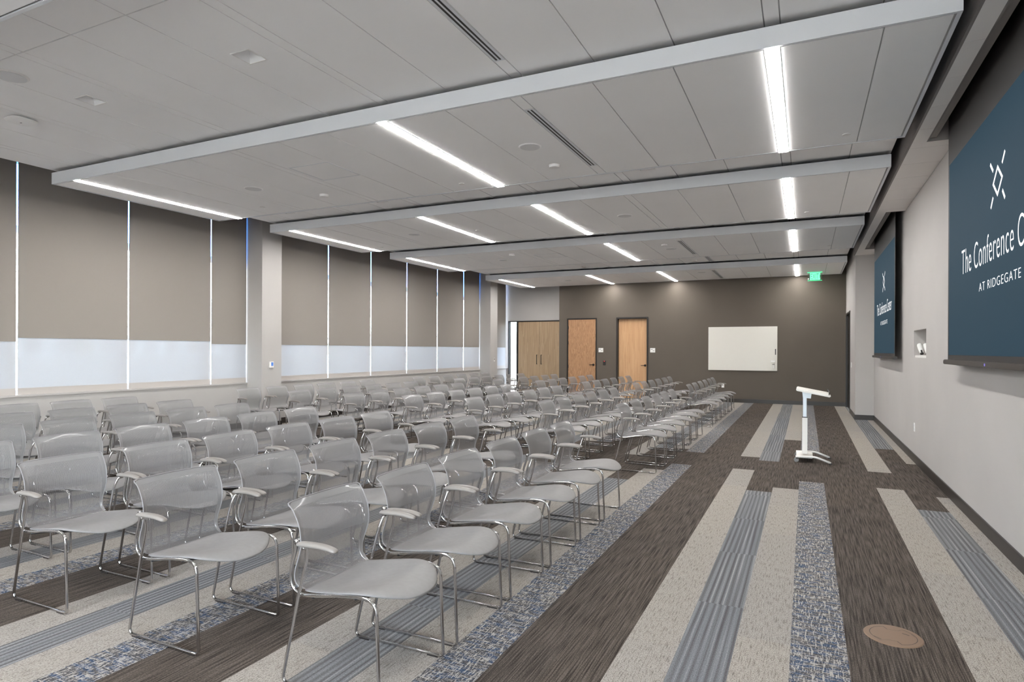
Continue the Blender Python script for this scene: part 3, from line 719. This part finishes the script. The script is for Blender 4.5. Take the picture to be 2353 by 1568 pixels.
# ------------------------------------------------------------------ chairs
def bake(o, level=2):
    """subdivide and keep the result as the object's own mesh"""
    md = o.modifiers.new('s', 'SUBSURF'); md.levels = level; md.render_levels = level
    dg = bpy.context.evaluated_depsgraph_get(); dg.update()
    me = bpy.data.meshes.new_from_object(o.evaluated_get(dg)); o.modifiers.clear(); old = o.data; o.data = me; me.name = o.name
    bpy.data.meshes.remove(old)
    for p in me.polygons: p.use_smooth = True
def interp(tab, x):
    if x <= tab[0][0]: return tab[0][1]
    for (x0, y0), (x1, y1) in zip(tab, tab[1:]):
        if x <= x1:
            t_ = (x-x0)/(x1-x0); t_ = t_*t_*(3-2*t_)*0.5 + t_*0.5
            return y0+(y1-y0)*t_
    return tab[-1][1]
chair = thing('mesh_armchair', 'x', 'chair')
def seat_bm():
    bm = bmesh.new(); nu, nv = 8, 10; top = []; bot = []
    zt = [(-.18, .420), (-.13, .424), (-.04, .438), (.035, .450), (.12, .462), (.18, .464), (.235, .456), (.29, .440), (.335, .420)]
    for j in range(nv+1):
        v = j/nv; r1 = []; r2 = []
        for i in range(nu+1):
            u = -1+2*i/nu
            xf = 0.338-0.105*abs(u)**2.6
            x = -0.178+v*(xf+0.178)
            w_ = interp([(0, .218), (.2, .236), (.6, .248), (.85, .243), (1, .212)], v)
            y = u*w_
            z = interp(zt, x) - 0.026*(1-u*u)*math.sin(math.pi*min(1, v*1.15))**1.2 if v*1.15 < 1 else interp(zt, x)
            edge = (abs(u) > 0.99) or j in (0, nv)
            r1.append(bm.verts.new((x, y, z-(0.004 if edge else 0)))); r2.append(bm.verts.new((x*0.985, y*0.97, z-0.017)))
        top.append(r1); bot.append(r2)
    for j in range(nv):
        for i in range(nu):
            bm.faces.new((top[j][i], top[j][i+1], top[j+1][i+1], top[j+1][i])); bm.faces.new((bot[j][i], bot[j+1][i], bot[j+1][i+1], bot[j][i+1]))
    for j in range(nv):
        bm.faces.new((top[j][0], top[j+1][0], bot[j+1][0], bot[j][0])); bm.faces.new((top[j][nu], bot[j][nu], bot[j+1][nu], top[j+1][nu]))
    for i in range(nu):
        bm.faces.new((top[0][i], bot[0][i], bot[0][i+1], top[0][i+1])); bm.faces.new((top[nv][i], top[nv][i+1], bot[nv][i+1], bot[nv][i]))
    return bm
seat = finish('seat', seat_bm(), M_seat, chair); bake(seat, 1)
PROF = [(-.150, .418), (-.178, .424), (-.200, .446), (-.205, .478), (-.197, .515), (-.180, .560), (-.168, .605), (-.168, .650), (-.176, .692), (-.194, .732), (-.214, .764), (-.240, .790)]
def back_pt(u, k):
    x, z = PROF[k]; v = k/(len(PROF)-1)
    hw = interp([(0, .222), (.25, .229), (.6, .233), (1, .236)], v)
    x -= 0.026*(1-u*u)*math.sin(math.pi*min(1, v*0.85+0.08))
    if k == len(PROF)-1: z += 0.006*(1-u*u) - 0.003*abs(u)**6; x += 0.003*abs(u)**6
    return Vector((x, u*hw, z))
bm = bmesh.new(); nu = 8; rows_ = [[bm.verts.new(back_pt(-1+2*i/nu, k)) for i in range(nu+1)] for k in range(len(PROF))]
for A, B in zip(rows_, rows_[1:]):
    for i in range(nu): bm.faces.new((A[i], A[i+1], B[i+1], B[i]))
back = finish('backrest', bm, M_back, chair); bake(back, 2)
rim = []
for k in range(1, len(PROF)): rim.append(back_pt(-1, k))
for i in range(1, 8): rim.append(back_pt(-1+2*i/8, len(PROF)-1))
for k in range(len(PROF)-1, 0, -1): rim.append(back_pt(1, k))
bm = bmesh.new(); tube(bm, catmull(rim, 3), 0.0030, 6); finish('back_edging', bm, M_edge, chair, smooth=True)
R = 0.0076
for s in (-1, 1):
    arm_post = [(-.098, .292*s, .627), (-.104, .266*s, .622), (-.120, .247*s, .560), (-.163, .248*s, .405), (-.218, .246*s, .187), (-.256, .245*s, .030), (-.240, .245*s, .0085)]
    P_ = fillet(arm_post, 0.035, 4)
    P_ += fillet([(-.2395, .245*s, .0085), (.262, .245*s, .0085), (.246, .245*s, .395), (.236, .243*s, .425), (.205, .240*s, .440)], 0.022, 4)[0:]
    P_ += catmull([(.200, .239*s, .4405), (.150, .238*s, .4425), (.035, .236*s, .4305), (-.06, .234*s, .413), (-.135, .233*s, .403), (-.178, .233*s, .405), (-.212, .233*s, .430), (-.224, .233*s, .470), (-.216, .233*s, .525), (-.196, .233*s, .585), (-.186, .233*s, .632)], 4)[1:]
    bm = bmesh.new(); tube(bm, P_, R, 8); finish('side_frame', bm, M_chrome, chair, smooth=True)
    bm = bmesh.new(); cyl(bm, (-.186, .233*s-0.012, .628), 0.011, 0.024, axis='y', seg=10); finish('back_pivot', bm, M_chrome, chair, smooth=True)
    # armrest
    bm = bmesh.new(); segs = [(-.136, .014, .636, .007), (-.122, .0195, .641, .013), (-.05, .0215, .6445, .0135), (.005, .021, .6445, .012), (.035, .021, .641, .012), (.060, .020, .636, .011), (.076, .013, .633, .007)]
    rr = []
    for x_, w_, z_, h_ in segs:
        rr.append([bm.verts.new((x_, .284*s+w_*math.cos(q), z_+h_*math.sin(q))) for q in [math.pi*2*i/10 for i in range(10)]])
    for A, B in zip(rr, rr[1:]):
        for i in range(10): bm.faces.new((A[i], A[(i+1) % 10], B[(i+1) % 10], B[i]))
    bm.faces.new(rr[0][::-1]); bm.faces.new(rr[-1]); ar = finish('armrest', bm, M_arm, chair); bake(ar, 1)
    for xg in (-.20, .205):
        bbox_obj('foot_glide', (xg-.03, xg+.03, .245*s-.007, .245*s+.007, 0.0, .008), M_black, chair)
bm = bmesh.new()
for xc, zc_ in ((-.10, .398), (.13, .432)): tube(bm, catmull([(xc, -.235, zc_), (xc, 0, zc_-0.03), (xc, .235, zc_)], 5), 0.006, 6)
finish('cross_rail', bm, M_dgrey, chair, smooth=True)

XA = [-1.742, -2.795, -3.86, -4.92, -6.02, -7.07, -8.19]
XB = [-1.80, -2.84, -3.93, -4.97, -6.06, -7.17, -8.32]
XC = [-1.81, -2.88, -3.96, -5.02, -6.06, -7.08, -8.22]
rows = {'nearest': (XA, [2.265, 2.882, 3.499, 4.116, 4.733, 5.35]), 'middle': (XB, [7.63, 8.26, 8.90, 9.53, 10.16, 10.79]), 'farthest': (XC, [12.62, 13.32, 14.00, 14.70, 15.42, 16.08])}
ordn = ['front', 'second', 'third', 'fourth', 'fifth', 'sixth', 'last']
seatn = ['first', 'second', 'third', 'fourth', 'fifth', 'last']
def in_view(x, y):
    """does any corner of a chair at x,y fall in the frame"""
    for dx in (-.28, .34):
        for dy in (-.31, .31):
            for z in (0.0, .8):
                d = Vector((x+dx-CAM_X, y+dy, z-CAM_H)); w_ = d.dot(fw)
                if w_ > .1:
                    u = 1176.5+F_PX*d.dot(rt)/w_; v = CY-F_PX*d.dot(up)/w_
                    if -5 < u < 2358 and -5 < v < 1573: return True
    return False
first = True; crn = random.Random(11)
for blk, (X_, Y_) in rows.items():
    for r, xx in enumerate(X_):
        for q, yy in enumerate(Y_):
            jx, jy, jr = crn.uniform(-.006, .006), crn.uniform(-.002, .002), crn.uniform(-.010, .010)
            if not in_view(xx, yy): continue
            if first: o = chair; first = False
            else: o = copy_tree(chair)
            o.location = (xx+jx, yy+jy, 0); o.rotation_euler = (0, 0, jr)
            rw = '%s row' % ordn[r] if r else 'front row'
            if blk == 'nearest':
                sn = ['last', 'fifth', 'fourth', 'third', 'second', 'first'][q]; lab = 'grey mesh armchair, nearest block, %s from the screens, %s seat from its far end' % (rw, sn)
            else:
                lab = 'grey mesh armchair, %s block, %s from the screens, %s seat from its near end' % (blk, rw, seatn[q])
            tag(o, lab, 'chair', 'mesh armchairs in rows')

# ------------------------------------------------------------------ lectern
t = thing('lectern', 'white height-adjustable mobile lectern standing alone before the screens', 'lectern', (0.0, 9.22, 0))
bm = bmesh.new(); box(bm, 0.022, 0.086, -0.05, 0.05, 0.085, 0.575); bmesh.ops.bevel(bm, geom=bm.edges[:], offset=0.008, segments=2, affect='EDGES'); finish('lower_column', bm, M_whitem, t)
bbox_obj('collar', (0.020, 0.088, -0.052, 0.052, 0.572, 0.582), M_black, t)
bbox_obj('upper_column', (0.030, 0.076, -0.036, 0.036, 0.58, 0.86), M_alu, t, 0.004)
bm = bmesh.new()
v0 = [bm.verts.new(p) for p in ((0.03, -.06, .84), (0.125, -.06, .83), (0.135, -.06, .905), (0.02, -.06, .925), (0.03, .06, .84), (0.125, .06, .83), (0.135, .06, .905), (0.02, .06, .925))]
for f_ in ((0, 1, 2, 3), (7, 6, 5, 4), (0, 4, 5, 1), (1, 5, 6, 2), (2, 6, 7, 3), (3, 7, 4, 0)): bm.faces.new([v0[i] for i in f_])
finish('tilt_bracket', bm, M_alu, t)
bm = bmesh.new(); L_ = 0.41; box(bm, 0, L_, -0.33, 0.33, -0.014, 0.014); bmesh.ops.bevel(bm, geom=bm.edges[:], offset=0.008, segments=2, affect='EDGES')
bmesh.ops.transform(bm, matrix=Matrix.Translation((-0.05, 0, 0.958)) @ Matrix.Rotation(math.radians(10.5), 4, 'Y'), verts=bm.verts[:])
top_ = finish('desktop', bm, M_whitem, t)
bm = bmesh.new(); tube(bm, fillet([(0.335, -.33, .900), (.335, -.33, .935), (.335, .33, .935), (.335, .33, .900)], .01), 0.006, 6); finish('stop_rail', bm, M_dgrey, top_, smooth=True)
bm = bmesh.new(); box(bm, -0.05, 0.15, -0.235, 0.235, 0.058, 0.075)
bmesh.ops.bevel(bm, geom=bm.edges[:], offset=0.005, segments=2, affect='EDGES'); finish('base_plate', bm, M_whitem, t)
for s in (-1, 1):
    bm = bmesh.new()
    pts = fillet([(-0.055, .235*s, .072), (.18, .235*s, .082), (.36, .235*s, .016)], .05)
    for A, B in zip(pts, pts[1:]): pass
    tube(bm, pts, 0.014, 8); finish('leg', bm, M_whitem, t, smooth=True)
    bbox_obj('foot_pad', (.335, .375, .235*s-.015, .235*s+.015, 0, .012), M_black, t)
    bm = bmesh.new(); cyl(bm, (-0.045, .225*s-.012, .030), 0.030, .024, axis='y', seg=18); finish('caster', bm, M_grey, t)
    bbox_obj('caster_fork', (-.05, -.02, .225*s-.020, .225*s+.020, .045, .066), M_black, t)

# ------------------------------------------------------------------ floor box
t = thing('floor_outlet_cover', 'round bronze floor outlet cover in the carpet at lower right', 'floor outlet', (0.474, 3.715, 0))
bm = bmesh.new(); cyl(bm, (0, 0, 0.0), 0.134, 0.0035, seg=48, r2=0.130); finish('flange', bm, M_bronze, t)
bm = bmesh.new()
def arc(r, a0, a1, w_=0.003, n=24):
    pts = [(r*math.cos(math.radians(a0+(a1-a0)*i/n)), r*math.sin(math.radians(a0+(a1-a0)*i/n))) for i in range(n+1)]
    for p, q in zip(pts, pts[1:]): seg2(p, q, w_)
def seg2(p, q, w_=0.003):
    v = Vector((q[0]-p[0], q[1]-p[1])); n_ = Vector((-v.y, v.x)).normalized()*w_/2; z_ = 0.0040
    f = bm.faces.new([bm.verts.new((x_, y_, z_)) for x_, y_ in ((p[0]+n_.x, p[1]+n_.y), (q[0]+n_.x, q[1]+n_.y), (q[0]-n_.x, q[1]-n_.y), (p[0]-n_.x, p[1]-n_.y))])
arc(.105, 110, 235); arc(.105, -75, 62); pa = lambda r, d: (r*math.cos(math.radians(d)), r*math.sin(math.radians(d)))
seg2(pa(.105, 110), (-.020, .068)); seg2((-.020, .068), (.03, .068), .0015); seg2(pa(.105, 62), (.03, .068), .0015)
seg2(pa(.105, 235), (-.03, -.068), .0015); seg2((-.03, -.068), (.01, -.070), .002); seg2((.01, -.070), pa(.105, -75), .0035)
seg2((.045, .045), (.075, .030), .006); seg2((.085, .052), (.098, .022), .002); seg2((-.09, -.05), (-.06, -.075), .004)
finish('lid_groove', bm, M_bronze_d, t)

# ------------------------------------------------------------------ exit sign
t = thing('exit_sign', 'green glowing edge-lit EXIT sign hanging from the ceiling at far right', 'exit sign', (0.265, 17.8, 3.395))
bbox_obj('housing', (-0.17, 0.17, -0.02, 0.02, 0.098, 0.112), M_green, t)
bbox_obj('acrylic_panel', (-0.166, 0.166, -0.003, 0.003, -0.11, 0.098), M_acryl, t)
bbox_obj('glow_panel', (-0.115, 0.125, -0.005, -0.0035, -0.088, 0.092), mat('exit_panel_glow', rgb(40, 150, 90), 0.4, emit=rgb(120, 255, 190), estr=0.9), t)
bbox_obj('lower_edge', (-0.166, 0.166, -0.004, 0.004, -0.112, -0.100), M_green, t)
me, (x0, x1, q0, q1) = text_mesh('EXIT', 1); b = bmesh.new(); b.from_mesh(me)
for v in b.verts: v.co = Vector((-0.095+(v.co.x-x0)/(x1-x0)*0.185, -0.0065, -0.066+(v.co.y-q0)/(q1-q0)*0.135))
bpy.data.meshes.remove(me); finish('lettering', b, M_greend, t)
bm = bmesh.new()
for z0_, z1_ in ((0.035, 0.0), (-0.035, 0.0)):
    f = bm.faces.new([bm.verts.new(p) for p in ((0.100, -0.0065, z0_), (0.112, -0.0065, z0_), (0.134, -0.0065, z1_), (0.122, -0.0065, z1_))])
finish('chevron', bm, M_greend, t)
bm = bmesh.new(); cyl(bm, (-0.150, -0.012, -0.06), 0.012, 0.01, axis='y', seg=16); finish('test_lamp', bm, mat('warm_indicator', rgb(255, 240, 225), 0.4, emit=(1, .93, .85, 1), estr=1.6), t)

# ------------------------------------------------------------------ whiteboard and small wall things
t = thing('whiteboard', 'large blank white marker board on the taupe wall', 'whiteboard', (-1.565, YF, 1.528))
bbox_obj('board', (-.915, .915, -.028, -.003, -.617, .617), M_board, t, 0.003)
bbox_obj('standoff', (-.7, .7, -.006, 0.0, -.4, .4), M_grey, t)
y_ = YF-.028
t = thing('marker_strip', 'dark magnetic strip of markers at right edge of the whiteboard', 'marker holder', (-.695, y_, 1.44))
bm = bmesh.new(); box(bm, -.013, .013, -.012, 0, -.08, .08); finish('strip', bm, M_grey, t)
for k in range(5): bbox_obj('marker', (-.010, .010, -.022, -.012, -.072+k*.031, -.050+k*.031), M_sleeve, t)
t = thing('eraser', 'white eraser stuck near the lower right of the whiteboard', 'eraser', (-.755, y_, 1.178))
bbox_obj('grip', (-.055, .055, -.035, -.012, -.024, .024), M_white, t, .004); bbox_obj('felt_pad', (-.052, .052, -.012, 0, -.021, .021), M_grey, t)
t = thing('marker_cup', 'small white marker cup below the eraser on the whiteboard', 'marker cup', (-.745, y_, 1.035))
bm = bmesh.new(); cyl(bm, (0, -.034, -.055), .026, .10, r2=.034, seg=20); finish('cup', bm, M_white, t, smooth=False)
for dx_, dz_ in ((-.014, 0), (.012, .006)):
    bm = bmesh.new(); cyl(bm, (dx_, -.036, .0+dz_), .008, .07, seg=10); finish('marker', bm, M_sleeve, t)

def room_sign(x, label):
    t = thing('room_sign', label, 'sign', (x, YF, 1.472), 'room signs')
    bbox_obj('plate', (-.075, .075, -.012, 0, -.066, .066), M_white, t, .002)
    bbox_obj('printed_line', (-.055, .0, -.0135, -.012, .020, .034), M_grey, t); bbox_obj('printed_line', (.005, .050, -.0135, -.012, -.022, -.008), M_grey, t)
room_sign(-5.70, 'small white room sign between the two doors'); room_sign(-4.09, 'small white room sign right of the maple door')
t = thing('card_reader', 'black card reader with red light between the doors', 'card reader', (-5.583, YF, 1.075))
bbox_obj('body', (-.040, .040, -.028, 0, -.068, .068), M_black, t, .006); bbox_obj('indicator_lamp', (-.014, .014, -.031, -.028, .046, .060), M_red, t)
def outlet(x, y, z, axis, label, nm='wall_outlet', cat='wall outlet'):
    t = thing(nm, label, cat, (x, y, z), rz={'-y': 0, '-x': -math.pi/2, '+x': math.pi/2}[axis])
    bbox_obj('plate', (-.036, .036, -.006, 0, -.058, .058), M_white, t, .002)
    for dz in (-.024, .024): bbox_obj('socket', (-.015, .015, -.0085, -.006, dz-.014, dz+.014), M_fascia, t)
outlet(-2.08, YF, 0.47, '-y', 'white wall outlet low on the taupe wall')
outlet(XR, 9.70, 0.46, '-x', 'white wall outlet low under the niche on the screen wall')
outlet(XD, 16.3, 1.15, '-x', 'white switch plate on the side wall near the corner door', 'light_switch', 'light switch')
t = thing('thermostat', 'white thermostat with blue screen on the nearer column', 'thermostat', (-9.0, 8.553, 1.172), rz=math.pi/2)
bbox_obj('body', (-.050, .050, -.026, 0, -.058, .058), M_white, t, .006); bbox_obj('display', (-.016, .034, -.0285, -.026, -.022, .044), M_bluescr, t)
t = thing('light_switch', 'small switch plate on the farther column', 'light switch', (-9.0, 17.76, 1.15), rz=math.pi/2)
bbox_obj('plate', (-.036, .036, -.007, 0, -.058, .058), M_white, t, .002); bbox_obj('rocker', (-.012, .016, -.010, -.007, -.01, .045), M_black, t)

# devices in the niche
for dx_, lab in ((0.052, 'white tubular device leaning in the wall niche, left one of two'), (0.117, 'white tubular device leaning in the wall niche, right one of two')):
    t = thing('tubular_device', lab, 'device', (XR+dx_, 9.57, NZ0+.0305), 'white devices in the niche')
    bm = bmesh.new(); prof = [(.012, .022), (.03, .024), (.09, .030), (.135, .031), (.155, .024), (.163, .010)]
    rg = [[bm.verts.new((r_*math.cos(q), r_*math.sin(q), h_)) for q in [2*math.pi*i/20 for i in range(20)]] for h_, r_ in prof]
    for A, B in zip(rg, rg[1:]):
        for i in range(20): bm.faces.new((A[i], A[(i+1) % 20], B[(i+1) % 20], B[i]))
    bm.faces.new(rg[-1])
    T = Matrix.Translation((0.004, -.02, .016)) @ Matrix.Rotation(math.radians(-8), 4, 'Y') @ Matrix.Rotation(math.radians(-34), 4, 'X')
    o = finish('shell', bm, M_white, t, smooth=True); o.data.transform(T)
    bm = bmesh.new(); cyl(bm, (0, 0, 0.0), .021, .013, seg=20); cyl(bm, (0, -.021, 0.013), .010, .03, seg=12); o = finish('lens_cap', bm, M_black, t, smooth=False); o.data.transform(T)
bbox_obj_ = bbox_obj('niche_shelf', (XR+.01, XR+.30, NY0+.005, NY1-.005, NZ0, NZ0+.030), M_white)
tag(bbox_obj_, 'thin white shelf board lying in the wall niche', 'shelf')

# ------------------------------------------------------------------ outside the windows
M_ground = mat('dry_grass_ground', rgb(196, 184, 170), 0.95); n = N(M_ground)
n.color(n.ramp(n.noise(n.co, 0.25, 4.0), [(0.35, rgb(176, 170, 150)), (0.6, rgb(206, 196, 184))]))
bm = bmesh.new(); box(bm, -400, XW-0.6, -250, 400, -0.9, -0.6); box(bm, XW-0.6, 200, -250, YB-0.5, -0.9, -0.6)
struct(finish('floor_outdoor_ground', bm, M_ground), 'pale dry open ground outside the windows', 'ground')
M_bw = mat('white_building', rgb(236, 234, 230), 0.7); M_broof = mat('flat_grey_roof', rgb(150, 150, 152), 0.8); M_bwin = mat('dark_building_glass', rgb(80, 92, 104), 0.2)
for k, (x, y, w_, d_, h_) in enumerate([(-150, 60, 18, 46, 6.5), (-170, 112, 20, 50, 7.5), (-190, 172, 20, 60, 6.5), (-165, 235, 22, 46, 8), (-150, 20, 10, 14, 5)]):
    wh = ['nearest the left edge', 'second from left', 'third from left', 'rightmost', 'small one at far left'][k]
    t = thing('building', 'low white building outside, seen through the shades, %s' % wh, 'building', (x, y, -.6), 'low buildings outside')
    bbox_obj('wall', (-w_/2, w_/2, -d_/2, d_/2, 0, h_), M_bw, t); bbox_obj('roof', (-w_/2-.5, w_/2+.5, -d_/2-.5, d_/2+.5, h_, h_+.5), M_broof, t)
    bm = bmesh.new(); q = -d_/2+3
    while q < d_/2-4: box(bm, w_/2, w_/2+.1, q, q+3, 1, h_-2); q += 6
    finish('window_band', bm, M_bwin, t)
M_leaf = mat('shrub_green', rgb(70, 88, 70), 0.9); M_bark = mat('bark', rgb(90, 76, 64), 0.9)
trn = random.Random(5)
for k in range(9):
    x, y = -128-trn.uniform(0, 8), 52+k*24+trn.uniform(-4, 4); r_ = trn.uniform(1.5, 2.3)
    t = thing('tree', 'rounded green tree outside beyond the shades, %s from the left' % ['first', 'second', 'third', 'fourth', 'fifth', 'sixth', 'seventh', 'eighth', 'ninth'][k], 'tree', (x, y, -.6), 'trees outside')
    bm = bmesh.new(); bmesh.ops.create_icosphere(bm, subdivisions=3, radius=r_)
    for v in bm.verts:
        v.co *= 1+0.16*math.sin(v.co.x*3.1+k)*math.cos(v.co.y*2.7)*math.sin(v.co.z*2.9+k); v.co.z = v.co.z*0.85+r_*1.15
    finish('crown', bm, M_leaf, t, smooth=True)
    bm = bmesh.new(); cyl(bm, (0, 0, 0), .22, r_*0.7, r2=.16, seg=8); finish('trunk', bm, M_bark, t)
# daylight beyond the sidelight and the walls of the space behind the doors
